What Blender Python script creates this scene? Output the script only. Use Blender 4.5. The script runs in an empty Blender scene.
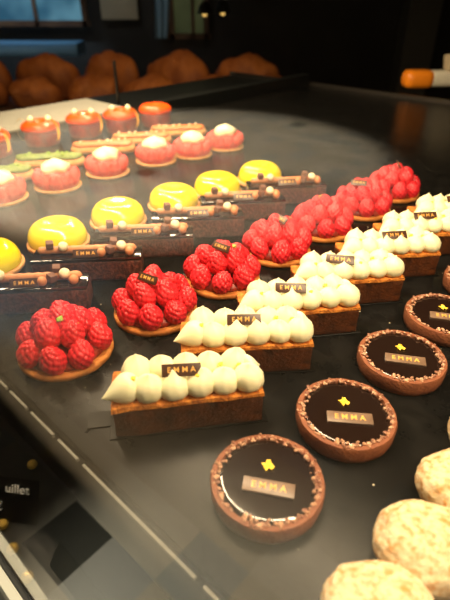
import bpy, bmesh, math, random
from mathutils import Vector, Matrix, noise
R = random.Random(7)
PI = math.pi
C = bpy.context.scene.collection
cm = 0.01

# ------------------------------------------------------------------ materials
def mat(name, col, rough=0.5, spec=0.5, metal=0.0, col2=None, nscale=200.0, ndetail=4.0, lo=0.35, hi=0.65,
        bump=0.0, bscale=None, sss=0.0, sssr=(1, .4, .2), sss_scale=0.004, coat=0.0, emit=None, estr=0.0):
    m = bpy.data.materials.new(name); m.use_nodes = True
    nt = m.node_tree; b = nt.nodes['Principled BSDF']
    b.inputs['Base Color'].default_value = (*col, 1)
    b.inputs['Roughness'].default_value = rough
    b.inputs['Specular IOR Level'].default_value = spec
    b.inputs['Metallic'].default_value = metal
    b.inputs['Coat Weight'].default_value = coat
    b.inputs['Coat Roughness'].default_value = 0.08
    if sss:
        b.inputs['Subsurface Weight'].default_value = sss
        b.inputs['Subsurface Radius'].default_value = sssr
        b.inputs['Subsurface Scale'].default_value = sss_scale
    if emit:
        b.inputs['Emission Color'].default_value = (*emit, 1)
        b.inputs['Emission Strength'].default_value = estr
    tc = nt.nodes.new('ShaderNodeTexCoord')
    if col2:
        n = nt.nodes.new('ShaderNodeTexNoise'); n.inputs['Scale'].default_value = nscale
        n.inputs['Detail'].default_value = ndetail
        r = nt.nodes.new('ShaderNodeValToRGB')
        r.color_ramp.elements[0].position = lo; r.color_ramp.elements[0].color = (*col, 1)
        r.color_ramp.elements[1].position = hi; r.color_ramp.elements[1].color = (*col2, 1)
        nt.links.new(tc.outputs['Object'], n.inputs['Vector'])
        nt.links.new(n.outputs['Fac'], r.inputs['Fac'])
        nt.links.new(r.outputs['Color'], b.inputs['Base Color'])
    if bump:
        n2 = nt.nodes.new('ShaderNodeTexNoise'); n2.inputs['Scale'].default_value = bscale or nscale
        n2.inputs['Detail'].default_value = 5
        bp = nt.nodes.new('ShaderNodeBump'); bp.inputs['Strength'].default_value = bump
        bp.inputs['Distance'].default_value = 0.002
        nt.links.new(tc.outputs['Object'], n2.inputs['Vector'])
        nt.links.new(n2.outputs['Fac'], bp.inputs['Height'])
        nt.links.new(bp.outputs['Normal'], b.inputs['Normal'])
    return m

M = dict(
    slate=mat('slate', (.0035, .0035, .0035), .26, .10, col2=(.008, .0077, .0073), nscale=60, bump=.05, bscale=300),
    plinth=mat('plinth', (.006, .007, .007), .35, .4),
    metal=mat('metal', (.42, .42, .40), .32, .5, metal=1),
    darkmetal=mat('darkmetal', (.10, .09, .08), .4, .5, metal=1),
    rasp=mat('rasp', (.60, .012, .022), .36, .5, col2=(.76, .03, .045), nscale=120, sss=.12, sssr=(1, .12, .1), sss_scale=.003),
    pinkrasp=mat('pinkrasp', (.72, .05, .04), .35, .5, col2=(.85, .11, .075), nscale=100),
    crust=mat('crust', (.62, .25, .055), .7, .3, col2=(.42, .13, .025), nscale=140, bump=.5, bscale=500),
    palecrust=mat('palecrust', (.78, .42, .16), .7, .3, col2=(.6, .28, .09), nscale=140, bump=.5, bscale=500),
    chococrust=mat('chococrust', (.25, .085, .036), .6, .35, col2=(.19, .06, .028), nscale=160, bump=.5, bscale=450),
    nib=mat('nib', (.62, .36, .22), .5, .5, col2=(.22, .085, .05), nscale=260, lo=.4, hi=.6),
    glaze=mat('glaze', (.012, .0055, .004), .10, .6, coat=.6),
    choco=mat('choco', (.055, .020, .010), .35, .5),
    milk=mat('milk', (.20, .13, .09), .35, .5, col2=(.14, .085, .055), nscale=90),
    gold=mat('gold', (.95, .62, .12), .30, .5, metal=.6),
    goldprint=mat('goldprint', (.80, .42, .09), .45, .5),
    leaf=mat('leaf', (1.0, .68, .06), .35, .5, metal=.25, bump=.6, bscale=500),
    cream=mat('cream', (.83, .79, .50), .40, .45, col2=(.88, .84, .58), nscale=60, sss=.12, sssr=(1, .8, .45), sss_scale=.004, bump=.08, bscale=200),
    zest=mat('zest', (.95, .62, .05), .4, .5),
    cake=mat('cake', (.115, .033, .010), .34, .6, col2=(.035, .012, .006), nscale=90, lo=.35, hi=.7, bump=.6, bscale=350),
    crumble=mat('crumble', (.78, .29, .045), .75, .3, col2=(.42, .12, .02), nscale=260, bump=1, bscale=500),
    brownie=mat('brownie', (.045, .013, .009), .5, .5, col2=(.16, .05, .032), nscale=260, lo=.45, hi=.62, bump=.8, bscale=450),
    praline=mat('praline', (.62, .27, .12), .5, .4, col2=(.5, .2, .08), nscale=90),
    cocoa=mat('cocoa', (.16, .07, .045), .6, .3),
    nut=mat('nut', (.93, .84, .60), .5, .4, col2=(.85, .68, .38), nscale=150),
    lemon=mat('lemon', (.95, .74, .0), .22, .5, col2=(.98, .80, .005), nscale=25, coat=.7, sss=.1, sssr=(1, .8, .1)),
    redglaze=mat('redglaze', (.95, .10, .008), .3, .4, coat=.2),
    redcake=mat('redcake', (.12, .008, .006), .4, .5, col2=(.30, .03, .015), nscale=90, bump=.5, bscale=200),
    pistachio=mat('pistachio', (.20, .28, .03), .5, .4, col2=(.12, .18, .025), nscale=120, bump=.5, bscale=300),
    caramel=mat('caramel', (.66, .20, .03), .4, .4, col2=(.48, .13, .02), nscale=80, bump=.4, bscale=200),
    green=mat('green', (.22, .42, .04), .5, .4, col2=(.38, .5, .08), nscale=500),
    dust=mat('dust', (.70, .58, .38), .85, .2, col2=(.52, .25, .07), nscale=230, ndetail=9, lo=.44, hi=.68, bump=.9, bscale=260),
    blackcard=mat('blackcard', (.003, .003, .003), .35, .12),
    chalk=mat('chalk', (.85, .85, .82), .7, .2),
    rim=mat('rim', (.30, .29, .24), .6, .3),
    railgrey=mat('railgrey', (.16, .155, .13), .5, .4),
    counter=mat('counter', (.34, .33, .28), .5, .3),
    white=mat('white', (.72, .68, .56), .6, .3),
    paper=mat('paper', (.55, .45, .30), .8, .2),
    wall=mat('wall', (.035, .03, .026), .8, .2, col2=(.045, .038, .032), nscale=2),
    ceil=mat('ceil', (.05, .045, .04), .8, .2),
    wood=mat('wood', (.13, .055, .022), .5, .4, col2=(.08, .03, .012), nscale=6),
    bread=mat('bread', (.42, .14, .030), .6, .3, col2=(.22, .06, .015), nscale=14, bump=.4, bscale=30),
    bluemet=mat('bluemet', (.16, .30, .42), .35, .5, metal=.5),
    orange=mat('orange', (.95, .28, .015), .35, .5),
)

def window_mat(name, c1, c2, s):
    m = bpy.data.materials.new(name); m.use_nodes = True
    nt = m.node_tree; b = nt.nodes['Principled BSDF']
    b.inputs['Base Color'].default_value = (.02, .03, .04, 1); b.inputs['Roughness'].default_value = .1
    tc = nt.nodes.new('ShaderNodeTexCoord'); n = nt.nodes.new('ShaderNodeTexNoise'); n.inputs['Scale'].default_value = 2.2
    r = nt.nodes.new('ShaderNodeValToRGB')
    r.color_ramp.elements[0].position = .4; r.color_ramp.elements[0].color = (*c1, 1)
    r.color_ramp.elements[1].position = .62; r.color_ramp.elements[1].color = (*c2, 1)
    nt.links.new(tc.outputs['Object'], n.inputs['Vector']); nt.links.new(n.outputs['Fac'], r.inputs['Fac'])
    nt.links.new(r.outputs['Color'], b.inputs['Emission Color']); b.inputs['Emission Strength'].default_value = s
    return m
M['bluewin'] = window_mat('bluewin', (.02, .09, .15), (.10, .25, .33), .9)
M['greenwin'] = window_mat('greenwin', (.03, .035, .012), (.06, .065, .025), .7)

def floor_mat():
    m = bpy.data.materials.new('floor_tiles'); m.use_nodes = True
    nt = m.node_tree; b = nt.nodes['Principled BSDF']
    b.inputs['Roughness'].default_value = .9; b.inputs['Specular IOR Level'].default_value = .1
    tc = nt.nodes.new('ShaderNodeTexCoord')
    mp = nt.nodes.new('ShaderNodeMapping'); mp.inputs['Rotation'].default_value = (0, 0, 0.7852)
    mp.inputs['Scale'].default_value = (6.2, 6.2, 6.2); mp.inputs['Location'].default_value = (-5.704, 3.935, 0)
    fl = nt.nodes.new('ShaderNodeVectorMath'); fl.operation = 'FLOOR'
    wn = nt.nodes.new('ShaderNodeTexWhiteNoise'); wn.noise_dimensions = '2D'
    r = nt.nodes.new('ShaderNodeValToRGB'); cr = r.color_ramp; cr.interpolation = 'CONSTANT'
    cr.elements[0].position = 0; cr.elements[0].color = (.06, .06, .05, 1)
    cr.elements[1].position = .16; cr.elements[1].color = (.50, .45, .36, 1)
    e = cr.elements.new(.55); e.color = (.56, .51, .42, 1)
    e = cr.elements.new(.8); e.color = (.42, .41, .37, 1)
    nt.links.new(tc.outputs['Object'], mp.inputs['Vector']); nt.links.new(mp.outputs['Vector'], fl.inputs[0])
    nt.links.new(fl.outputs['Vector'], wn.inputs['Vector'])
    sx = nt.nodes.new('ShaderNodeSeparateXYZ'); nt.links.new(fl.outputs['Vector'], sx.inputs[0])
    def mth(op, a, bb):
        q = nt.nodes.new('ShaderNodeMath'); q.operation = op
        for k, vv in ((0, a), (1, bb)):
            if isinstance(vv, (int, float)): q.inputs[k].default_value = vv
            else: nt.links.new(vv, q.inputs[k])
        return q.outputs[0]
    # a dark inset tile every thirteenth row and column
    keep = mth('MAXIMUM', mth('GREATER_THAN', mth('FLOORED_MODULO', sx.outputs['X'], 13), .5), mth('GREATER_THAN', mth('FLOORED_MODULO', sx.outputs['Y'], 13), .5))
    nt.links.new(mth('MULTIPLY', mth('ADD', mth('MULTIPLY', wn.outputs['Value'], .8), .2), keep), r.inputs['Fac'])
    nt.links.new(r.outputs['Color'], b.inputs['Base Color'])
    return m
M['floor'] = floor_mat()

def glass_mat():
    m = bpy.data.materials.new('glass'); m.use_nodes = True
    nt = m.node_tree; nt.nodes.remove(nt.nodes['Principled BSDF'])
    out = nt.nodes['Material Output']
    t = nt.nodes.new('ShaderNodeBsdfTransparent'); g = nt.nodes.new('ShaderNodeBsdfGlossy')
    g.inputs['Roughness'].default_value = 0.0
    lw = nt.nodes.new('ShaderNodeLayerWeight'); lw.inputs['Blend'].default_value = .5      # Schlick, the same from both sides
    p5 = nt.nodes.new('ShaderNodeMath'); p5.operation = 'POWER'; p5.inputs[1].default_value = 5
    f = nt.nodes.new('ShaderNodeMath'); f.operation = 'MULTIPLY_ADD'; f.inputs[1].default_value = .96; f.inputs[2].default_value = .04
    nt.links.new(lw.outputs['Facing'], p5.inputs[0]); nt.links.new(p5.outputs[0], f.inputs[0])
    mx = nt.nodes.new('ShaderNodeMixShader')
    nt.links.new(f.outputs[0], mx.inputs['Fac']); nt.links.new(t.outputs[0], mx.inputs[1]); nt.links.new(g.outputs[0], mx.inputs[2])
    nt.links.new(mx.outputs[0], out.inputs['Surface'])
    return m
M['glass'] = glass_mat()

# ------------------------------------------------------------------ helpers
def put(name, me, m=None, parent=None, loc=None, rot=None, scale=None):
    if m is not None and not me.materials: me.materials.append(m)
    o = bpy.data.objects.new(name, me); C.objects.link(o)
    if parent: o.parent = parent
    if loc is not None: o.location = loc
    if rot is not None: o.rotation_euler = rot
    if scale is not None: o.scale = scale
    return o

def thing(name, label, cat, loc=(0, 0, 0), rz=0.0, group=None):
    o = bpy.data.objects.new(name, None); C.objects.link(o); o.empty_display_size = .02
    o.location = loc; o.rotation_euler = (0, 0, rz); o['label'] = label; o['category'] = cat
    if group: o['group'] = group
    return o
def tag(o, label, cat, group=None):
    o['label'] = label; o['category'] = cat
    if group: o['group'] = group
    return o
def struct(o): o['kind'] = 'structure'; return o

def copy_tree(o, parent=None):
    c = o.copy(); C.objects.link(c)
    if parent: c.parent = parent
    for ch in list(o.children): copy_tree(ch, c)
    return c

def to_mesh(bm, name='m', smooth=True, auto=None):
    bmesh.ops.recalc_face_normals(bm, faces=bm.faces)
    if auto is not None:
        for f in bm.faces: f.smooth = True
        for e in bm.edges:
            if len(e.link_faces) == 2 and e.calc_face_angle(0) > auto: e.smooth = False
    else:
        for f in bm.faces: f.smooth = smooth
    me = bpy.data.meshes.new(name); bm.to_mesh(me); bm.free()
    return me

def lathe(profile, n=48, fn=None):
    """profile: (r,z) from bottom axis to top axis"""
    bm = bmesh.new(); rings = []
    for r, z in profile:
        if r < 1e-6: rings.append([bm.verts.new((0, 0, z))])
        else:
            ring = []
            for i in range(n):
                a = 2 * PI * i / n
                rr, zz = (r, z) if fn is None else fn(r, z, a)
                ring.append(bm.verts.new((rr * math.cos(a), rr * math.sin(a), zz)))
            rings.append(ring)
    for A, B in zip(rings, rings[1:]):
        for i in range(n):
            j = (i + 1) % n
            if len(A) == 1 and len(B) == 1: continue
            if len(A) == 1: bm.faces.new((A[0], B[i], B[j]))
            elif len(B) == 1: bm.faces.new((A[i], A[j], B[0]))
            else: bm.faces.new((A[i], A[j], B[j], B[i]))
    return bm

def box_bm(sx, sy, sz, bev=.0, seg=2, bm=None, at=(0, 0, 0), rot=None):
    """box with base centre at `at`"""
    b2 = bmesh.new(); bmesh.ops.create_cube(b2, size=1)
    bmesh.ops.scale(b2, vec=(sx, sy, sz), verts=b2.verts)
    if bev: bmesh.ops.bevel(b2, geom=b2.edges[:], offset=bev, segments=seg, profile=.6, affect='EDGES')
    bmesh.ops.translate(b2, vec=(0, 0, sz / 2), verts=b2.verts)
    if rot: bmesh.ops.rotate(b2, cent=(0, 0, 0), matrix=rot, verts=b2.verts)
    bmesh.ops.translate(b2, vec=at, verts=b2.verts)
    if bm is None: return b2
    me = bpy.data.meshes.new('t'); b2.to_mesh(me); b2.free(); bm.from_mesh(me); bpy.data.meshes.remove(me)
    return bm

def jitter(bm, amp, freq, seed=0):
    for v in bm.verts:
        p = v.co * freq + Vector((seed * 7.3, seed * 1.7, 0))
        v.co += Vector((noise.noise(p), noise.noise(p + Vector((9, 3, 1))), noise.noise(p + Vector((4, 8, 5))))) * amp
    return bm

def text_mesh(body, size, depth=.0002, spacing=1.25, bold=.0):
    cu = bpy.data.curves.new('txt', 'FONT'); cu.body = body; cu.size = size
    cu.align_x = 'CENTER'; cu.align_y = 'CENTER'; cu.extrude = depth; cu.space_character = spacing; cu.offset = bold
    o = bpy.data.objects.new('txt', cu); C.objects.link(o)
    dg = bpy.context.evaluated_depsgraph_get()
    me = bpy.data.meshes.new_from_object(o.evaluated_get(dg))
    bpy.data.objects.remove(o); bpy.data.curves.remove(cu)
    return me

# ------------------------------------------------------------------ shared pastry meshes
def berry_mesh(seed):
    rr = random.Random(seed); n = 85; r0 = 1.12 * cm
    pts = []
    ga = PI * (3 - math.sqrt(5))
    for i in range(n):
        z = 1 - 2 * (i + .5) / n; r = math.sqrt(1 - z * z); a = ga * i
        p = Vector((r * math.cos(a), r * math.sin(a), z)) + Vector((rr.uniform(-.05, .05), rr.uniform(-.05, .05), rr.uniform(-.05, .05)))
        pts.append(p.normalized())
    bm = bmesh.new(); bmesh.ops.create_icosphere(bm, subdivisions=5, radius=1)
    dr = .235
    from mathutils.kdtree import KDTree
    kd = KDTree(n)
    for i, p in enumerate(pts): kd.insert(p, i)
    kd.balance()
    for v in bm.verts:
        d = kd.find(v.co)[2]
        h = math.sqrt(max(0, 1 - (d / dr) ** 2))
        q = v.co * (1 + .17 * h)
        t = q.z
        w = 1.0 - .16 * max(0, t) - .04 * max(0, -t)      # a blunt cone
        q = Vector((q.x * w, q.y * w, q.z * 1.14))
        if t > .75: pass
        v.co = q * r0 * .9
    return to_mesh(bm, 'raspberry')
BERRY = [berry_mesh(s) for s in (1, 2, 3)]
for b in BERRY: b.materials.append(M['rasp'])
PBERRY = [b.copy() for b in BERRY]
for b in PBERRY: b.materials.clear(); b.materials.append(M['pinkrasp'])

def dollop_mesh(seed, tip=0.0):
    rr = random.Random(seed); k = 10
    prof = [(0, 0), (.70, 0), (.95, .22), (1.02, .55), (.97, .9), (.80, 1.22), (.55, 1.45), (.30, 1.60), (.13, 1.74), (.05, 1.84), (0, 1.86)]
    bx, by = rr.uniform(-.12, .12), rr.uniform(-.12, .12)
    bm = lathe([(r * cm, z * cm) for r, z in prof], 40,
               lambda r, z, a: (r * (1 + .018 * math.sin(k * a + z * 260) * min(1, r / (.5 * cm))), z))
    for v in bm.verts:
        t = max(0, v.co.z / cm - .8)
        v.co.x += bx * t * cm; v.co.y += by * t * cm
    jitter(bm, .06 * cm, 90, seed)
    me = to_mesh(bm, 'dollop'); me.materials.append(M['cream']); return me
DOLLOP = [dollop_mesh(s) for s in range(4)]
def teardrop_mesh():
    # piped sideways, its tail pulled out towards -x
    n, k = 22, 28; bm = bmesh.new(); rings = []
    for i in range(n + 1):
        t = i / n
        x = (-1.7 + 2.75 * t) * cm
        r = 1.05 * math.sin(PI * t ** 1.55) ** .75 * cm if 0 < t < 1 else 0
        zc = (.42 + .45 * t) * cm
        if r < 1e-5: rings.append([bm.verts.new((x, 0, zc))]); continue
        rings.append([bm.verts.new((x, r * math.cos(2 * PI * j / k) * (1 + .03 * math.sin(3 * j)), max(0, zc + r * .95 * math.sin(2 * PI * j / k)))) for j in range(k)])
    for A, B in zip(rings, rings[1:]):
        for i in range(k):
            j = (i + 1) % k
            if len(A) == 1: bm.faces.new((A[0], B[i], B[j]))
            elif len(B) == 1: bm.faces.new((A[i], A[j], B[0]))
            else: bm.faces.new((A[i], A[j], B[j], B[i]))
    me = to_mesh(bm, 'teardrop'); me.materials.append(M['cream']); return me
TEAR = teardrop_mesh()

def plaque_mesh(w, h, m, name='plaque', t=.16):
    bm = box_bm(w * cm, h * cm, t * cm, .04 * cm, 2)
    me = to_mesh(bm, name, auto=.6); me.materials.append(m); return me
PL_DARK = plaque_mesh(2.9, .95, M['choco'])
PL_SMALL = plaque_mesh(2.3, .85, M['choco'])
PL_MILK = plaque_mesh(3.4, 1.0, M['milk'])
TXT = text_mesh('EMMA', .58 * cm, .0001, 1.6, .00005); TXT.materials.append(M['goldprint'])
TXTS = text_mesh('EMMA', .50 * cm, .0001, 1.45, .00004); TXTS.materials.append(M['goldprint'])
TXTM = text_mesh('EMMA', .62 * cm, .0001, 1.65, .00012); TXTM.materials.append(M['goldprint'])

def add_plaque(parent, me, txt, loc, rot, t=.16, look=None):
    p = put('name_plaque', me, None, parent, loc, rot)
    if look: p['label'] = look
    put('lettering', txt, None, p, (0, 0, (t + .008) * cm))
    return p

def leaf_mesh():
    bm = bmesh.new(); bmesh.ops.create_grid(bm, x_segments=8, y_segments=8, size=.45 * cm)
    for v in bm.verts:
        p = v.co / cm
        r = p.length
        v.co *= .75 + .5 * noise.noise(Vector((math.atan2(p.y, p.x) * 1.3, 2, 0)))
        v.co.z = .12 * cm + .14 * cm * noise.noise(p * 3.5) + .1 * cm * r
    bmesh.ops.solidify(bm, geom=bm.faces[:], thickness=.0003)
    me = to_mesh(bm, 'leaf', False); me.materials.append(M['leaf']); return me
LEAF = leaf_mesh()
def bit_mesh(m, s, seed):
    bm = bmesh.new(); bmesh.ops.create_icosphere(bm, subdivisions=2, radius=s * cm)
    jitter(bm, s * .5 * cm, 1.2 / (s * cm), seed)
    me = to_mesh(bm, 'bit', False); me.materials.append(m); return me
GREENBIT = bit_mesh(M['green'], .24, 3); ZEST = bit_mesh(M['zest'], .17, 5); WHITEBIT = bit_mesh(M['nut'], .2, 4)

# ------------------------------------------------------------------ raspberry tarts
def crust_disc(r, h, m, rim=.0):
    prof = [(0, 0), (r - .25, 0), (r - .05, .1), (r, .3), (r, h - .12), (r - .12, h), (r - .4, h), (r - .55, h - .1), (0, h - .1)]
    bm = lathe([(a * cm, z * cm) for a, z in prof], 64)
    jitter(bm, .07 * cm, 120, 1)
    me = to_mesh(bm, 'crust', auto=.9); me.materials.append(m); return me
CRUST = crust_disc(4.35, .65, M['crust'])
def custard():
    bm = lathe([(a * cm, z * cm) for a, z in [(0, 0), (3.6, 0), (3.5, .5), (2.6, 1.1), (1.2, 1.35), (0, 1.4)]], 40)
    me = to_mesh(bm, 'c'); me.materials.append(M['redcake']); return me
CUST = custard()

def raspberry_tart(loc, rz, label, plaque=None, bits=(), seed=0, n_out=8):
    rr = random.Random(seed)
    t = thing('raspberry_tart', label, 'tart', loc, rz, 'raspberry tarts in the middle row')
    put('crust', CRUST, None, t)
    put('filling', CUST, None, t, (0, 0, .5 * cm))
    def berry(x, y, z, tilt, az):
        s = rr.uniform(.98, 1.08); tilt *= .7
        put('raspberry', rr.choice(BERRY), None, t, (x * cm, y * cm, z * cm), (tilt * math.cos(az) , tilt * math.sin(az), rr.uniform(0, 6)), (s, s, s * rr.uniform(1.05, 1.22)))
    for i in range(n_out):
        a = 2 * PI * (i + rr.uniform(-.08, .08)) / n_out
        berry(3.3 * math.cos(a), 3.3 * math.sin(a), 1.75 + rr.uniform(-.08, .1), rr.uniform(.1, .5), rr.uniform(0, 6))
    for i in range(5):
        a = 2 * PI * (i + .4 + rr.uniform(-.1, .1)) / 5
        berry(1.75 * math.cos(a), 1.75 * math.sin(a), 3.05 + rr.uniform(-.1, .25), rr.uniform(.1, .6), rr.uniform(0, 6))
    berry(rr.uniform(-.2, .2), rr.uniform(-.2, .2), 3.8, rr.uniform(.1, .5), rr.uniform(0, 6))
    for (x, y, z) in bits:
        put('pistachio_piece', GREENBIT, None, t, (x * cm, y * cm, (z + .35) * cm), (rr.uniform(0, 3), 0, 0), (1.3, 1.3, 1.1))
    if plaque: 
        (x, y, z), rot = plaque
        add_plaque(t, PL_SMALL, TXTS, (x * cm, (y - .3) * cm, (z + .65) * cm), rot, look='dark chocolate plaque with gold letters')
    return t
rad = math.radians
RT = [((-14.9, 35.4), 'nearest raspberry tart, at the far left, with no chocolate plaque', None, [(.4, -.9, 4.1), (1.7, -.9, 3.5)]),
      ((-7.3, 41.9), 'second raspberry tart from the front, dark plaque tilted beside a green pistachio piece', ((-.3, -.6, 4.1), (rad(50), rad(0), rad(-32))), [(1.4, -.9, 3.9)]),
      ((-.3, 48.6), 'third raspberry tart from the front, beyond the end of the second cream slice', ((-.1, -.6, 4.2), (rad(48), rad(0), rad(-40))), [(1.3, .2, 4.0)]),
      ((6.7, 55.8), 'fourth raspberry tart from the front, plaque standing steeply at its centre', ((.2, -.3, 4.3), (rad(45), rad(0), rad(-58))), [(1.5, .9, 3.9), (1.2, 1.4, 3.6)]),
      ((13.6, 62.7), 'fifth raspberry tart from the front, no chocolate plaque, small green bit on top', None, [(-.4, .3, 4.5)]),
      ((21.0, 69.8), 'second farthest raspberry tart, with a dark plaque lying on the left of its berries', ((-1.2, -.5, 4.1), (rad(45), 0, rad(-18))), []),
      ((27.8, 76.9), 'farthest raspberry tart, its dark plaque standing upright', ((-.1, -.4, 4.6), (rad(50), rad(0), rad(80))), [])]
for i, (p, lab, pl, bits) in enumerate(RT):
    raspberry_tart((p[0] * cm, p[1] * cm, 0), 0, lab, pl, bits, seed=20 + i)
    if i == 0: pass

# ------------------------------------------------------------------ cream slices
SL, SD, SH = 11.3, 4.1, 2.9
def slice_block():
    bm = box_bm(SL * cm, SD * cm, SH * cm, .12 * cm, 2)
    bmesh.ops.subdivide_edges(bm, edges=bm.edges[:], cuts=5, use_grid_fill=True)
    jitter(bm, .10 * cm, 110, 2); jitter(bm, .05 * cm, 320, 5)
    me = to_mesh(bm, 'cake', True, auto=1.2); me.materials.append(M['cake']); return me
def slice_top():
    bm = box_bm((SL + .12) * cm, (SD + .12) * cm, .42 * cm, .1 * cm, 2)
    bmesh.ops.subdivide_edges(bm, edges=bm.edges[:], cuts=8, use_grid_fill=True)
    jitter(bm, .14 * cm, 200, 3); jitter(bm, .07 * cm, 500, 5)
    me = to_mesh(bm, 'top', True); me.materials.append(M['crumble']); return me
BLOCK, TOP = slice_block(), slice_top()
board_bm = box_bm((SL + 1.0) * cm, (SD + .2) * cm, .12 * cm, .03 * cm, 1)
box_bm(2.0 * cm, 1.7 * cm, .12 * cm, .03 * cm, 1, board_bm, (-(SL / 2 + 1.3) * cm, .1 * cm, 0))
BOARD = to_mesh(board_bm, 'board', auto=.6); BOARD.materials.append(M['blackcard'])

def cream_slice():
    t = thing('cream_slice', '', 'pastry', (0, 0, 0), 0, 'cream-topped slices in a row')
    b = put('cake_board', BOARD, None, t); b['label'] = 'black board with a tab sticking out at the left'
    put('cake_base', BLOCK, None, t, (0, 0, .12 * cm))
    put('crumble_layer', TOP, None, t, (0, 0, (SH - .18) * cm))
    z = SH + .22
    rr = random.Random(5)
    tl = put('cream_dollop', TEAR, None, t, (-4.55 * cm, -.75 * cm, (z - .02) * cm), (0, 0, rad(18)), (1.12, 1.15, 1.12))
    for i in range(5):
        s = rr.uniform(1.1, 1.2)
        put('cream_dollop', DOLLOP[i % 4], None, t, ((-2.85 + 1.88 * i) * cm, -1.02 * cm, z * cm), (0, 0, rr.uniform(0, 6)), (s, s, s))
    for i in range(5):
        s = rr.uniform(1.1, 1.2)
        put('cream_dollop', DOLLOP[(i + 2) % 4], None, t, ((-3.7 + 1.9 * i) * cm, .95 * cm, z * cm), (0, 0, rr.uniform(0, 6)), (s, s, s * 1.05))
    put('cream_dollop', TEAR, None, t, (5.0 * cm, .35 * cm, (z - .02) * cm), (0, 0, rad(200)), (.62, .9, 1.0))
    for x, y, zz in ((-3.9, -.9, z + 1.75), (-1.0, -.2, z + 1.45), (2.7, .0, z + 1.5), (.8, -1.3, z + 1.75), (4.1, -.2, z + 1.4)):
        put('lemon_zest', ZEST, None, t, (x * cm, y * cm, zz * cm), None, (1.25, 1.25, .8))
    add_plaque(t, PL_DARK, TXT, (-.35 * cm, -.8 * cm, (z + 1.98) * cm), (rad(42), 0, rad(-4)), look='dark chocolate plaque with gold letters')
    return t
ER = [(2.9, 26.7, 9), (7.6, 32.7, 5), (13.0, 38.4, 9), (19.0, 44.0, 8), (25.0, 49.7, 8), (31.0, 55.4, 8), (37.3, 61.2, 8)]
EL = ['cream slice nearest the front glass, the whole plaque facing out',
      'second cream slice from the front, beside the second nearest chocolate tart',
      'third cream slice from the front, in front of the fourth raspberry tart',
      'fourth cream slice from the front, to the right of the fifth raspberry tart',
      'fifth cream slice from the front, to the left of the farthest chocolate tart',
      'second farthest cream slice, its right end cut by the photo edge',
      'farthest cream slice, at the upper right just past the farthest raspberry tart']
proto = cream_slice()
for i, (x, y, a) in enumerate(ER):
    o = proto if i == 0 else copy_tree(proto)
    a = rad(a)
    off = Vector((-SL / 2, SD / 2)); ox = off.x * math.cos(a) - off.y * math.sin(a); oy = off.x * math.sin(a) + off.y * math.cos(a)
    o.location = ((x + ox) * cm, (y + oy) * cm, 0); o.rotation_euler = (0, 0, a)
    o['label'] = EL[i]
    if i:
        for ch in o.children:
            if ch.name.startswith('cream_dollop') and ch.data is not TEAR:
                ch.rotation_euler.z = R.uniform(0, 6); ch.location.x += R.uniform(-.06, .06) * cm
            if ch.name.startswith('name_plaque'):
                ch.rotation_euler.z += rad([0, 1, -8, -14, 3, 2, 6][i]); ch.location.x += [0, .1, -.7, -.9, .5, 0, 0][i] * cm

# ------------------------------------------------------------------ chocolate tarts
def choc_shell():
    r, h = 3.8, 1.55
    prof = [(0, 0), (r - .35, 0), (r - .12, .12), (r - .02, .6), (r, h - .2), (r - .08, h), (r - .42, h + .02), (r - .52, h - .25), (0, h - .3)]
    bm = lathe([(a * cm, z * cm) for a, z in prof], 96); jitter(bm, .05 * cm, 180, 4)
    me = to_mesh(bm, 'shell', auto=.9); me.materials.append(M['chococrust']); return me
def choc_glaze():
    r = 3.3
    bm = lathe([(a * cm, z * cm) for a, z in [(0, .95), (r, .95), (r, 1.35), (r - .1, 1.45), (r - .4, 1.49), (1.5, 1.51), (0, 1.51)]], 64)
    me = to_mesh(bm, 'gl', auto=.9); me.materials.append(M['glaze']); return me
def nib_ring():
    rr = random.Random(9); bm = bmesh.new()
    for i in range(230):
        a = rr.uniform(0, 2 * PI); r = rr.gauss(3.3, .13); s = rr.uniform(.07, .16) * cm
        b2 = bmesh.new(); bmesh.ops.create_icosphere(b2, subdivisions=1, radius=s)
        for v in b2.verts: v.co *= rr.uniform(.7, 1.25)
        bmesh.ops.translate(b2, vec=(r * cm * math.cos(a), r * cm * math.sin(a), (1.55 + rr.uniform(0, .09)) * cm), verts=b2.verts)
        me = bpy.data.meshes.new('t'); b2.to_mesh(me); b2.free(); bm.from_mesh(me); bpy.data.meshes.remove(me)
    me = to_mesh(bm, 'nibs', False); me.materials.append(M['nib']); return me
SHELL, GLAZE, NIBS = choc_shell(), choc_glaze(), nib_ring()
def choc_tart():
    t = thing('chocolate_tart', '', 'tart', (0, 0, 0), 0, 'chocolate tarts in the right-hand row')
    put('tart_shell', SHELL, None, t)
    put('chocolate_glaze', GLAZE, None, t)
    n = put('nib_ring', NIBS, None, t); n['kind'] = 'stuff'; n['label'] = 'ring of crunchy cocoa nibs around the rim'
    g = put('gold_leaf', LEAF, None, t, (.1 * cm, .95 * cm, 1.50 * cm), (0, 0, .4)); g['label'] = 'flake of gold leaf'
    add_plaque(t, PL_MILK, TXTM, (.05 * cm, -.75 * cm, 1.55 * cm), (rad(6), 0, rad(-10)), look='milk chocolate plaque with gold letters')
    return t
TT = [(2.8, 20.3, -2, 'nearest and largest chocolate tart, below the nearest cream slice'),
      (9.3, 26.3, 4, 'second nearest chocolate tart, between the front tart and the third one'),
      (15.7, 33.1, -2, 'third chocolate tart from the front, beside the third cream slice'),
      (22.0, 39.6, -4, 'fourth chocolate tart from the front, its right side cut by the photo edge'),
      (28.7, 46.6, 6, 'farthest chocolate tart, mostly beyond the right photo edge')]
proto = choc_tart()
for i, (x, y, a, lab) in enumerate(TT):
    o = proto if i == 0 else copy_tree(proto)
    o.location = (x * cm, y * cm, 0); o.rotation_euler = (0, 0, rad(a)); o['label'] = lab

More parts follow.
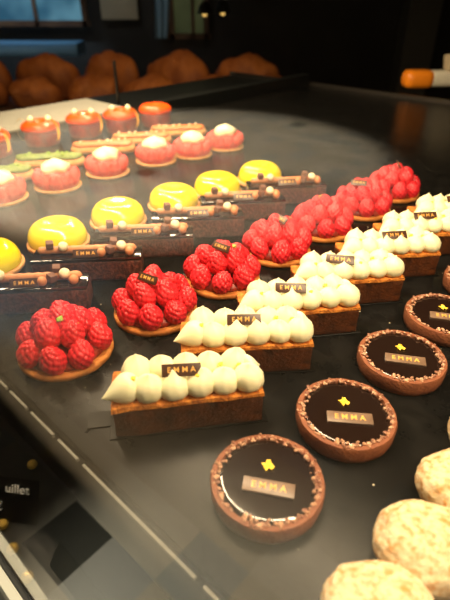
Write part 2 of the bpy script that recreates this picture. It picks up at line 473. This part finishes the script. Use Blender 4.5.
# ------------------------------------------------------------------ brownie bars
BL, BD, BH = 12.4, 3.0, 2.9
def bar_meshes():
    bm = box_bm(BL * cm, BD * cm, (BH - .35) * cm, .06 * cm, 1)
    bmesh.ops.subdivide_edges(bm, edges=bm.edges[:], cuts=5, use_grid_fill=True); jitter(bm, .07 * cm, 150, 2)
    a = to_mesh(bm, 'b', auto=1.2); a.materials.append(M['brownie'])
    bm = box_bm((BL + .06) * cm, (BD + .06) * cm, .42 * cm, .1 * cm, 2)
    b = to_mesh(bm, 'g', auto=.9); b.materials.append(M['glaze'])
    # praline rope: long piped finger with rounded ends
    n, k = 40, 16; bm = bmesh.new(); rings = []
    for i in range(n + 1):
        t = i / n; x = (-5.7 + 11.4 * t) * cm
        e = min(t, 1 - t) * 11.4
        r = (.46 + .035 * math.sin(i * 1.9)) * cm * math.sqrt(max(0, 1 - max(0, 1 - e / .5) ** 2))
        if r < 1e-5: rings.append([bm.verts.new((x, 0, .45 * cm))]); continue
        rings.append([bm.verts.new((x, r * math.cos(2 * PI * j / k), .45 * cm + r * math.sin(2 * PI * j / k))) for j in range(k)])
    for A, B in zip(rings, rings[1:]):
        for i in range(k):
            j = (i + 1) % k
            if len(A) == 1: bm.faces.new((A[0], B[i], B[j]))
            elif len(B) == 1: bm.faces.new((A[i], A[j], B[0]))
            else: bm.faces.new((A[i], A[j], B[j], B[i]))
    c = to_mesh(bm, 'p'); c.materials.append(M['praline'])
    d = to_mesh(box_bm(.8 * cm, .8 * cm, .8 * cm, .08 * cm, 2), 'q', auto=.6); d.materials.append(M['cocoa'])
    bm = lathe([(r * cm, z * cm) for r, z in [(0, 0), (.52, 0), (.58, .12), (.5, .38), (.3, .55), (0, .6)]], 24)
    e = to_mesh(bm, 'n', auto=1.0); e.materials.append(M['nut'])
    bm = bmesh.new(); bmesh.ops.create_uvsphere(bm, u_segments=20, v_segments=12, radius=.52 * cm)
    f = to_mesh(bm, 'h'); f.materials.append(M['praline'])
    return a, b, c, d, e, f
BRW, BGL, ROPE, CUBE, HALF, NUTB = bar_meshes()
def brownie_bar():
    t = thing('chocolate_bar_cake', '', 'pastry', (0, 0, 0), 0, 'long chocolate cakes with hazelnuts')
    put('sponge', BRW, None, t); put('chocolate_glaze', BGL, None, t, (0, 0, (BH - .38) * cm))
    z = BH + .02
    put('praline_finger', ROPE, None, t, (0, .25 * cm, z * cm))
    for x, y, zz, r in ((-4.2, .1, .85, .3), (2.6, -.55, .35, .8), (3.0, .5, .8, .2)):
        put('chocolate_cube', CUBE, None, t, (x * cm, y * cm, (z + zz) * cm), (rad(12), rad(8), r))
    for x, y, zz in ((-2.6, -.1, 1.0), (4.0, -.25, .95)):
        put('hazelnut_half', HALF, None, t, (x * cm, y * cm, (z + zz) * cm), (rad(42), 0, .2))
    for x, y in ((1.7, -.75), (4.9, -.7)):
        put('hazelnut', NUTB, None, t, (x * cm, y * cm, (z + .45) * cm))
    add_plaque(t, PL_DARK, TXT, (0, -.95 * cm, (z + .45) * cm), (rad(52), 0, 0), look='dark chocolate plaque with gold letters')
    return t
BR = [(-14.4, 42.5, 6), (-9.7, 49.0, 5), (-4.0, 54.9, 5), (2.6, 60.9, 6), (8.9, 67.0, 6), (16.0, 73.4, 6)]
BLAB = ['nearest long chocolate cake, behind the nearest raspberry tart, cut by the left photo edge',
        'second long chocolate cake from the front, ending behind the second raspberry tart',
        'third long chocolate cake from the front, ending behind the third raspberry tart',
        'fourth long chocolate cake from the front, ending above the third raspberry tart',
        'second farthest long chocolate cake, behind the fourth raspberry tart',
        'farthest long chocolate cake, beside the farthest yellow dome']
proto = brownie_bar()
for i, (x, y, a) in enumerate(BR):
    o = proto if i == 0 else copy_tree(proto)
    a = rad(a); off = Vector((-BL / 2, BD / 2))
    o.location = ((x + off.x * math.cos(a) - off.y * math.sin(a)) * cm, (y + off.x * math.sin(a) + off.y * math.cos(a)) * cm, 0)
    o.rotation_euler = (0, 0, a); o['label'] = BLAB[i]

# ------------------------------------------------------------------ lemon domes
LCR = crust_disc(4.1, .6, M['palecrust'])
bm = lathe([(r * cm, z * cm) for r, z in [(0, 0), (3.75, 0), (3.85, .35), (3.75, 1.1), (3.45, 1.8), (2.95, 2.35), (2.4, 2.62), (1.9, 2.70), (1.45, 2.66), (.9, 2.55), (0, 2.5)]], 64)
jitter(bm, .05 * cm, 50, 2); LDOME = to_mesh(bm, 'ld'); LDOME.materials.append(M['lemon'])
LT = [(-28.8, 51.6, 'yellow dome tart cut off by the left photo edge'), (-22.3, 58.4, 'nearest fully visible yellow dome tart, at the left'),
      (-15.6, 65.4, 'yellow dome tart third from the left, standing behind the second hazelnut cake'), (-8.0, 71.6, 'yellow dome tart fourth from the left, behind the third hazelnut cake'),
      (-1.3, 77.6, 'second farthest yellow dome tart, behind the fourth hazelnut cake'), (6.2, 83.4, 'farthest yellow dome tart, beside the farthest hazelnut cake')]
for i, (x, y, lab) in enumerate(LT):
    t = thing('lemon_tart', lab, 'tart', (x * cm, y * cm, 0), i * .7, 'yellow dome tarts in one row')
    put('crust', LCR, None, t); put('lemon_dome', LDOME, None, t, (0, 0, .5 * cm))

# ------------------------------------------------------------------ red domes topped with cream
bm = lathe([(r * cm, z * cm) for r, z in [(0, 0), (3.1, 0), (3.35, .8), (3.1, 1.9), (2.3, 2.7), (1.2, 3.0), (0, 3.1)]], 40)
DCORE = to_mesh(bm, 'dc'); DCORE.materials.append(M['pinkrasp'])
bm = lathe([(r * cm, z * cm) for r, z in [(0, 0), (1.9, 0), (2.15, .35), (2.0, .8), (1.4, 1.25), (.7, 1.55), (.2, 1.75), (0, 1.8)]], 40, lambda r, z, a: (r * (1 + .09 * math.sin(5 * a + z * 150)), z))
jitter(bm, .25 * cm, 60, 3); CBLOB = to_mesh(bm, 'cb'); CBLOB.materials.append(M['cream'])
DCR = crust_disc(4.0, .5, M['palecrust'])
DT = [(-36.2, 74.8, 'pink fruit dome with cream, cut off by the left photo edge'), (-28.9, 80.7, 'nearest whole pink fruit dome, big cream top, beside the green fingers'),
      (-21.8, 88.0, 'pink fruit dome with cream, second whole one from the left'), (-13.7, 95.3, 'middle pink fruit dome with cream, in front of the caramel fingers'),
      (-6.6, 99.8, 'second farthest pink fruit dome with cream, by the end of the caramel fingers'), (.0, 105.6, 'farthest pink fruit dome with cream, at the right end of its row')]
for i, (x, y, lab) in enumerate(DT):
    t = thing('raspberry_dome', lab, 'dessert', (x * cm, y * cm, 0), i * .5, 'pink domes topped with cream')
    put('biscuit_base', DCR, None, t); put('mousse', DCORE, None, t, (0, 0, .4 * cm))
    rr = random.Random(i + 50)
    for k in range(10):
        a = 2 * PI * k / 10
        put('raspberry', PBERRY[k % 3], None, t, (2.95 * cm * math.cos(a), 2.95 * cm * math.sin(a), 1.75 * cm), (0, .35, a), (.95, .95, 1.1))
    put('cream_top', CBLOB, None, t, (0, 0, 2.85 * cm), (0, 0, i), (1.15, 1.15, 1.2))
    put('pistachio_piece', GREENBIT, None, t, (.3 * cm, -.3 * cm, 4.6 * cm))

# ------------------------------------------------------------------ finger pastries between the rows
def finger(L, W, H, m):
    n, k = 30, 20; bm = bmesh.new(); rings = []
    for i in range(n + 1):
        t = i / n; x = (-L / 2 + L * t); e = min(t, 1 - t) * L
        f = math.sqrt(max(0, 1 - max(0, 1 - e / (W / 2)) ** 2))
        if f < 1e-4: rings.append([bm.verts.new((x * cm, 0, H * .4 * cm))]); continue
        rings.append([bm.verts.new((x * cm, W / 2 * f * math.cos(2 * PI * j / k) * cm, max(0, H * .4 + H * .6 * (f * .5 + .5) * math.sin(2 * PI * j / k)) * cm)) for j in range(k)])
    for A, B in zip(rings, rings[1:]):
        for i in range(k):
            j = (i + 1) % k
            if len(A) == 1: bm.faces.new((A[0], B[i], B[j]))
            elif len(B) == 1: bm.faces.new((A[i], A[j], B[0]))
            else: bm.faces.new((A[i], A[j], B[j], B[i]))
    jitter(bm, .12 * cm, 60, 2)
    me = to_mesh(bm, 'f', auto=1.1); me.materials.append(m); return me
FB = finger(13.5, 4.0, 1.7, M['palecrust']); FC = finger(12.6, 3.3, .9, M['caramel']); FG = finger(12.6, 3.2, 1.0, M['pistachio'])
FP = [(-41.0, 84.6, FG, 'green topped finger pastry cut off by the left photo edge'),
      (-33.8, 92.6, FG, 'green topped finger pastry behind the pink domes'),
      (-25.5, 102.0, FC, 'nearest caramel brown finger pastry, just past the green ones'),
      (-18.5, 109.0, FC, 'middle caramel brown finger pastry, in front of the red cakes'),
      (-11.0, 116.0, FC, 'farthest caramel brown finger pastry, with pale crumbs along its top')]
for i, (x, y, mt, lab) in enumerate(FP):
    t = thing('finger_pastry', lab, 'pastry', (x * cm, y * cm, 0), rad(8), 'finger pastries behind the pink domes')
    put('pastry_base', FB, None, t); put('glaze_topping', mt, None, t, (0, 0, 1.35 * cm))
    rr = random.Random(i)
    for k in range(7):
        put('topping_piece', WHITEBIT if mt is FC else GREENBIT, None, t, (rr.uniform(-5, 5) * cm, rr.uniform(-.8, .8) * cm, 2.38 * cm), (k, k, 0), (1.5, 1.5, 1.2))

# ------------------------------------------------------------------ red round cakes
bm = lathe([(r * cm, z * cm) for r, z in [(0, 0), (3.6, 0), (3.75, .3), (3.7, 2.7), (3.4, 3.0), (0, 3.0)]], 48); jitter(bm, .1 * cm, 60, 2)
RCB = to_mesh(bm, 'rcb', auto=.9); RCB.materials.append(M['redcake'])
bm = lathe([(r * cm, z * cm) for r, z in [(0, 0), (3.6, 0), (4.0, .35), (4.1, .9), (3.8, 1.5), (3.1, 1.95), (2.2, 2.05), (1.2, 1.8), (.5, 1.45), (0, 1.35)]], 48, lambda r, z, a: (r * (1 + .03 * math.cos(5 * a)), z))
RCG = to_mesh(bm, 'rcg'); RCG.materials.append(M['redglaze'])
bm = bmesh.new(); n = 24; prev = None
for i in range(n + 1):          # a ring-like curl standing against the side, seen edge on
    t = i / n; a = rad(-120 + 260 * t)
    w = .10 + .38 * math.sin(PI * t)
    x, z = 3.75 + 1.15 * math.cos(a), 3.1 + 2.2 * math.sin(a)
    p1 = bm.verts.new((x * cm, (-w - .6 * t) * cm, z * cm)); p2 = bm.verts.new((x * cm, (w - .6 * t) * cm, z * cm))
    if prev: bm.faces.new((prev[0], p1, p2, prev[1]))
    prev = (p1, p2)
bmesh.ops.solidify(bm, geom=bm.faces[:], thickness=.0035)
RIB = to_mesh(bm, 'rib'); RIB.materials.append(M['gold'])
CY = [(-48.0, 100.0, 2, 'round red cake cut off by the left photo edge'), (-40.6, 109.2, 2, 'round red cake wrapped in golden curls on both sides'),
      (-32.9, 116.6, 1, 'round red cake with one golden curl, third from the right in its row'),
      (-25.2, 121.0, 1, 'round red cake beside the metal post, small cream dot on top'), (-17.6, 127.2, 0, 'farthest round red cake, bare dimpled top and no curl')]
for i, (x, y, nr, lab) in enumerate(CY):
    t = thing('red_cake', lab, 'cake', (x * cm, y * cm, 0), 0, 'round red cakes at the back')
    put('cake_base', RCB, None, t); put('red_glaze_top', RCG, None, t, (0, 0, 2.75 * cm))
    for k in range(nr):
        o = put('gold_curl', RIB, None, t, (0, 0, 0), (0, 0, (-.35 if k == 0 else PI + .35)))
    if nr:
        put('cream_dot', DOLLOP[0], None, t, (-1.8 * cm, -.2 * cm, 4.6 * cm), None, (.7, .7, .7))
        put('cream_dot', DOLLOP[1], None, t, (1.9 * cm, .4 * cm, 4.6 * cm), None, (.7, .7, .7))

# ------------------------------------------------------------------ dusted almond cookies
def cookie(seed):
    prof = [(0, 0), (2.3, 0), (2.62, .25), (2.78, .8), (2.72, 1.4), (2.45, 2.0), (1.95, 2.45), (1.2, 2.72), (0, 2.82)]
    P = []
    for (a, b), (c_, d) in zip(prof, prof[1:]):
        for k in range(4): P.append((a + (c_ - a) * k / 4, b + (d - b) * k / 4))
    P.append(prof[-1])
    bm = lathe([(r * cm, z * cm) for r, z in P], 72)
    jitter(bm, .22 * cm, 60, seed); jitter(bm, .1 * cm, 240, seed + 3); jitter(bm, .05 * cm, 600, seed)
    for v in bm.verts: v.co.z = max(v.co.z, 0); v.co.x *= 1.12
    me = to_mesh(bm, 'ck'); me.materials.append(M['dust']); return me
CK = [cookie(1), cookie(2)]
CL = [(8.3, 12.2, 'almond cookie at the very bottom, cut by the lower photo edge'), (11.9, 15.9, 'almond cookie second from the bottom, the only one shown nearly whole'),
      (16.0, 20.0, 'almond cookie third from the bottom, cut by the right photo edge'), (19.8, 24.4, 'topmost almond cookie, only its left edge inside the photo')]
for i, (x, y, lab) in enumerate(CL):
    o = put('almond_cookie', CK[i % 2], None, None, (x * cm, y * cm, 0), (0, 0, rad(-20 + i * 7)))
    tag(o, lab, 'cookie', 'sugar-dusted round cookies')

# crumbs on the slate
rr = random.Random(3); bm = bmesh.new()
for i in range(90):
    a, bb = rr.uniform(12, 80), rr.uniform(-40, 12)
    x, y = .69 * a + .731 * bb, .724 * a - .682 * bb
    s = rr.uniform(.03, .08) * cm
    b2 = bmesh.new(); bmesh.ops.create_icosphere(b2, subdivisions=1, radius=s)
    bmesh.ops.translate(b2, vec=(x * cm, y * cm, s * .8), verts=b2.verts)
    me = bpy.data.meshes.new('t'); b2.to_mesh(me); b2.free(); bm.from_mesh(me); bpy.data.meshes.remove(me)
o = put('crumbs', to_mesh(bm, 'cr', False), M['nut']); o['kind'] = 'stuff'; tag(o, 'tiny pale pastry crumbs scattered on the black slate', 'crumbs')

# ------------------------------------------------------------------ display case.  local frame: x along the front glass, y into the case
CASE_R = rad(-43)
def cw(b, a, z=0):      # case coordinates (cm) -> world metres
    return ((.731 * b + .682 * a) * cm, (-.682 * b + .731 * a) * cm, z * cm)
def cbox(name, b0, b1, a0, a1, z0, z1, m, parent=None, bev=.0):
    me = to_mesh(box_bm((b1 - b0) * cm, (a1 - a0) * cm, (z1 - z0) * cm, bev * cm, 2), name, auto=.6)
    if parent is None:
        return put(name, me, m, None, cw((b0 + b1) / 2, (a0 + a1) / 2, z0), (0, 0, CASE_R))
    return put(name, me, m, parent, ((b0 + b1) / 2 * cm, (a0 + a1) / 2 * cm, z0 * cm))
EDGE = 10.2
tag(cbox('slate_tray', -110, 95, EDGE, 157, -1.0, 0, M['slate'], None, .12), 'big black slate slab under all the pastries', 'tray')
case = thing('display_case', 'glass-fronted pastry display case with dark base', 'display case', (0, 0, 0), CASE_R)
cbox('base_cabinet', -145, 95, 3.0, 163, -88, -10.5, M['plinth'], case)
cbox('slate_support', -144, 95, 10.6, 157, -10.4, -1.1, M['plinth'], case)
cbox('back_shelf', -144, -110.2, 10.6, 160, -1.05, -.3, M['plinth'], case)
cbox('side_ledge', -108.5, -105.2, 88, 157, 0.02, 3.6, M['plinth'], case)
cbox('glass_pane', -145, 95, 3.2, 3.25, -10.4, 62, M['glass'], case)
cbox('front_rim', -145, 95, 2.2, 2.9, -14, -10.0, M['rim'], case)
cbox('back_rail', -144, 95, 157.2, 158.2, -1, 1.0, M['darkmetal'], case)
cbox('top_panel', -145, 95, 3.0, 163, 62.2, 65, M['plinth'], case)
cbox('light_tube', -120, 70, 24, 26, 60.2, 61.6, M['white'], case)
b = put('glass_joint', to_mesh(box_bm(.7 * cm, .7 * cm, 12 * cm, .1 * cm), 'p', auto=.6), M['darkmetal'], case, (-127.5 * cm, 90 * cm, -.3 * cm))
rail = thing('edge_rail', 'thin pale metal rail along the front edge of the slate', 'rail', cw(0, 9.7, 0), CASE_R)
x = -62
for L in (9, 7, 6, 5.2, 3.6, 4.2, 3.4, 12.5, 12, 12):
    put('rail_segment', to_mesh(box_bm((L - .7) * cm, .22 * cm, .35 * cm, .05 * cm), 'r', auto=.6), M['railgrey'], rail, ((x + L / 2) * cm, 0, -.75 * cm))
    x += L
tag(cbox('white_counter', -141, -119, 30, 87.5, -.28, .3, M['counter'], None, .1), 'long white counter top beyond the round red cakes', 'counter')

# price cards
def card(name, w, h, loc, rot, label, lines):
    o = thing(name, label, 'price card', loc, 0); o.rotation_euler = rot
    put('card', to_mesh(box_bm(w * cm, .15 * cm, h * cm, .03 * cm), 'c', auto=.6), M['blackcard'], o)
    for s, size, x, z in lines:
        me = text_mesh(s, size * cm, .0001, 1.0, .0001)
        put('lettering', me, M['chalk'], o, (x * cm, -.1 * cm, z * cm), (rad(90), 0, 0))
card('price_card', 5.4, 4.0, (-.190, .248, -.104), (rad(-30), rad(0), rad(-8)), 'black price card at the lower left, pale lettering and a euro sign', [('uillet', 1.15, .75, 3.0), ('\u20ac', 1.15, -.9, 1.3)])
card('price_card', 6.5, 2.2, (-.118, .188, -.104), (rad(-35), 0, CASE_R), 'dark price card at the bottom edge, leaning along the glass', [])
# little gold-wrapped sweets below the slate
bm = lathe([(r * cm, z * cm) for r, z in [(0, 0), (.4, 0), (.5, .2), (.42, .5), (.2, .68), (0, .7)]], 16, lambda r, z, a: (r * (1 + .1 * math.sin(7 * a)), z))
SW = to_mesh(bm, 'sw', False); SW.materials.append(M['gold'])
for (x, y, lab) in ((-18.8, 30.6, 'tiny gold sweet above the lettered price card'), (-19.3, 24.3, 'small gold sweet below the lettered price card'), (-17.6, 22.2, 'small gold sweet between the two price cards, near the white rim'), (-15.6, 19.9, 'small gold sweet by the lower price card, nearest the bottom')):
    tag(put('gold_sweet', SW, None, None, (x * cm, y * cm, -10.4 * cm)), lab, 'sweet', 'gold sweets on the lower shelf')

# ------------------------------------------------------------------ room
def wbox(name, x0, x1, y0, y1, z0, z1, m, bev=0, parent=None):
    return put(name, to_mesh(box_bm(x1 - x0, y1 - y0, z1 - z0, bev), name, auto=.6), m, parent, ((x0 + x1) / 2, (y0 + y1) / 2, z0))
FZ = -.9
struct(wbox('floor', -7, 5, -3.5, 6.5, FZ - .05, FZ, M['floor']))
struct(wbox('ceiling', -7, 5, -3.5, 6.5, 2.0, 2.05, M['ceil']))
struct(wbox('wall_back', -7, 5, 6.5, 6.6, FZ, 2.0, M['wall']))
struct(wbox('wall_front', -7, 5, -3.6, -3.5, FZ, 2.0, M['wall']))
struct(wbox('wall_left', -7.1, -7, -3.5, 6.5, FZ, 2.0, M['wall']))
struct(wbox('wall_right', 5, 5.1, -3.5, 6.5, FZ, 2.0, M['wall']))
def window(n, x0, x1, z0, z1, m):
    o = struct(wbox('window_%d' % n, x0, x1, 6.46, 6.49, z0, z1, m))
    bm = bmesh.new(); w, h = x1 - x0, z1 - z0
    for (cx, cz, sx, sz) in ((0, 0, w + .1, .06), (0, h, w + .1, .06), (-w / 2, 0, .06, h), (w / 2, 0, .06, h), (w * .12, 0, .04, h)):
        box_bm(sx, .06, sz, 0, 1, bm, (cx, -.03, cz))
    f = put('window_frame', to_mesh(bm, 'wf', False), M['wood'], o); return o
window(1, -3.1, -1.62, -.07, 1.3, M['bluewin'])
window(2, -.62, -.22, -.2, 1.1, M['greenwin'])
tag(wbox('window_bench', -3.3, -1.62, 5.9, 6.3, -.33, -.2, M['bluemet'], .02), 'blue-grey metal bench top running below the window', 'bench')
struct(bpy.context.scene.objects['floor'])
tb = thing('bread_table', 'dark wooden table behind the display case carrying brown loaves', 'table', (-.75, 3.1, FZ))
put('table_top', to_mesh(box_bm(2.6, .8, .04, .005), 'tt', auto=.6), M['wood'], tb, (0, 0, .56))
for sx in (-1.2, 1.2):
    for sy in (-.32, .32):
        put('leg', to_mesh(box_bm(.06, .06, .56, .004), 'tl', auto=.6), M['wood'], tb, (sx, sy, 0))
def loaf(seed):
    bm = bmesh.new(); bmesh.ops.create_icosphere(bm, subdivisions=4, radius=1)
    for v in bm.verts:
        v.co = Vector((v.co.x * .15, v.co.y * .09, max(-.55, v.co.z) * .085 + .047))
        v.co.z -= .008 * (math.sin(v.co.x * 90) > .75) * (v.co.z > .06)
    jitter(bm, .025, 9, seed); 
    zm = min(v.co.z for v in bm.verts)
    for v in bm.verts: v.co.z -= zm
    me = to_mesh(bm, 'lo'); me.materials.append(M['bread']); return me
LO = [loaf(s) for s in range(3)]
k = 0
words = ['leftmost', 'second from the left', 'third from the left', 'fourth from the left', 'fifth from the left', 'sixth from the left', 'rightmost']
for i in range(7):
    o = put('bread_loaf', LO[i % 3], None, None, (-1.78 + .34 * i, 2.98 + .04 * (i % 2), FZ + .601), (0, 0, R.uniform(-.5, .5)), (1.1, 1.3, 1.3))
    tag(o, 'dim caramel brown loaf in the front row on the dark table, ' + words[i], 'bread', 'loaves on the table behind the case')
for i in range(5):
    o = put('bread_loaf', LO[(i + 1) % 3], None, None, (-1.55 + .42 * i, 3.32, FZ + .601), (0, 0, R.uniform(-.5, .5)), (1.45, 1.2, 1.9))
    tag(o, 'dim tall brown loaf in the back row on the dark table, ' + words[i], 'bread', 'loaves on the table behind the case')
tag(wbox('blank_board', -1.42, -1.0, 6.40, 6.44, .0, .26, M['paper'], .01), 'small pale blank board hanging on the far back wall, right of the blue window', 'board')
bm = bmesh.new(); bmesh.ops.create_grid(bm, x_segments=16, y_segments=20, size=.5)
for v in bm.verts:
    x, z = v.co.x, v.co.y
    v.co = Vector((x * (.16 + .05 * z) + .05 * z, .03 * math.sin(x * 14 + z * 2), z * .42))
bmesh.ops.solidify(bm, geom=bm.faces[:], thickness=.01)
tag(put('towel', to_mesh(bm, 'tw'), mat('towel', (.30, .42, .48), .8, .2, bump=.3, bscale=60), None, (-.72, 6.40, .03)), 'pale blue cloth hanging in folds on the far back wall', 'towel')
struct(wbox('trim_1', 2.05, 2.40, 6.2, 6.48, FZ, 2.0, mat('pillar', (.12, .11, .09), .7, .3)))
# pendant lamps
def pendant(x, y, z, lab):
    t = thing('pendant_lamp', lab, 'lamp', (x, y, z))
    put('shade', to_mesh(lathe([(.035, 0), (.07, 0), (.05, .07), (.02, .1), (.0, .1)], 24), 's', auto=.6), M['darkmetal'], t)
    bm = bmesh.new(); bmesh.ops.create_uvsphere(bm, u_segments=16, v_segments=10, radius=.022)
    put('bulb', to_mesh(bm, 'b'), mat('bulb', (1, .8, .4), .4, emit=(1, .6, .15), estr=1.2), t)
    put('cord', to_mesh(box_bm(.008, .008, 2.0 - z - .1), 'c', False), M['darkmetal'], t, (0, 0, .1))
pendant(-.19, 5.2, .10, 'left one of two small hanging lamps with a warm bulb, far in the dark')
pendant(-.02, 5.2, .11, 'right one of two small hanging lamps with a warm bulb, far in the dark')
# orange handled icing knife lying behind the case
kn = thing('serving_utensil', 'thick white and orange utensil lying behind the case at the right edge', 'utensil', (.745, 1.80, .002), rad(4))
put('handle', to_mesh(box_bm(.22, .06, .05, .018, 3), 'h', auto=.9), M['white'], kn, (.06, 0, .005))
put('tip', to_mesh(box_bm(.10, .07, .058, .026, 4), 't', auto=.9), M['orange'], kn, (-.085, 0, 0))
cbox('back_counter', -40, 95, 163.3, 200, -60, 0, M['plinth'], case)
o = put('paper_bag', to_mesh(jitter(box_bm(.10, .06, .05, .01, 2), .01, 20), 'pb', auto=.6), M['paper'], None, (.80, 1.805, .0575)); tag(o, 'small pale paper packet on the white and orange utensil', 'packet')

# ------------------------------------------------------------------ lights
def area(name, loc, target, sx, sy, power, col, spread=180):
    l = bpy.data.lights.new(name, 'AREA'); l.shape = 'RECTANGLE'; l.size = sx; l.size_y = sy; l.energy = power; l.color = col; l.spread = rad(spread)
    o = bpy.data.objects.new(name, l); C.objects.link(o); o.location = loc
    d = Vector(target) - Vector(loc); o.rotation_euler = d.to_track_quat('-Z', 'Y').to_euler(); return o
def spot(name, loc, target, power, ang, col, blend=.5, size=.05):
    l = bpy.data.lights.new(name, 'SPOT'); l.energy = power; l.spot_size = rad(ang); l.spot_blend = blend; l.color = col; l.shadow_soft_size = size
    o = bpy.data.objects.new(name, l); C.objects.link(o); o.location = loc
    d = Vector(target) - Vector(loc); o.rotation_euler = d.to_track_quat('-Z', 'Y').to_euler(); return o
WARM = (1, .76, .46)
o = area('case_strip', cw(-25, 30, 59), cw(-15, 46, 0), 1.9, .03, 25, WARM)
o.rotation_euler = (rad(12), 0, CASE_R)
o = area('rear_strip', cw(-112, 85, 59), cw(-15, 46, 0), .8, .03, 13, WARM)  # extra strip added to brighten the far left rows and white counter
o.rotation_euler = (0, 0, CASE_R)
spot('wall_spot', (-1.6, 4.6, 1.8), (-1.6, 6.4, .0), 25, 80, (.75, .9, 1), .8)
spot('bench_spot', (-2.7, 5.6, 1.5), (-2.3, 6.1, -.2), 150, 50, (.5, .75, 1), .5)  # added spot that brightens the otherwise unlit bench
# spots added over the customers' floor to shape the haze mirrored in the glass
spot('floor_spot_far', (-4.15, .15, 1.9), (-4.15, .15, FZ), 1900, 70, (1, .88, .68), .3)
spot('floor_spot_blue', (-2.0, .85, 1.9), (-2.0, .85, FZ), 120, 22, (.5, .75, 1), .8)
spot('floor_spot_near', (-.30, -.2, 1.9), (-.38, -.03, FZ), 330, 26, (1, .93, .72), .7)
spot('bread_spot', (-.8, 2.6, 1.7), (-.8, 3.1, -.3), 26, 70, (1, .6, .3), .6)

w = bpy.data.worlds.new('World'); bpy.context.scene.world = w; w.use_nodes = True
w.node_tree.nodes['Background'].inputs[0].default_value = (.5, .5, .55, 1); w.node_tree.nodes['Background'].inputs[1].default_value = .02

# ------------------------------------------------------------------ camera
cd = bpy.data.cameras.new('camera'); cam = bpy.data.objects.new('camera', cd); C.objects.link(cam)
cam.location = (0, 0, .287); cam.rotation_euler = (rad(90 - 32.856), 0, 0)
cd.sensor_fit = 'VERTICAL'; cd.sensor_height = 36; cd.lens = 28.8; cd.clip_start = .005; cd.clip_end = 50
cd.dof.use_dof = True; cd.dof.focus_distance = .46; cd.dof.aperture_fstop = 6.5
sc = bpy.context.scene; sc.camera = cam
sc.view_settings.view_transform = 'Standard'; sc.view_settings.exposure = 0
sc.cycles.use_denoising = True; sc.cycles.max_bounces = 6; sc.cycles.transparent_max_bounces = 8
sc.cycles.sample_clamp_indirect = 4
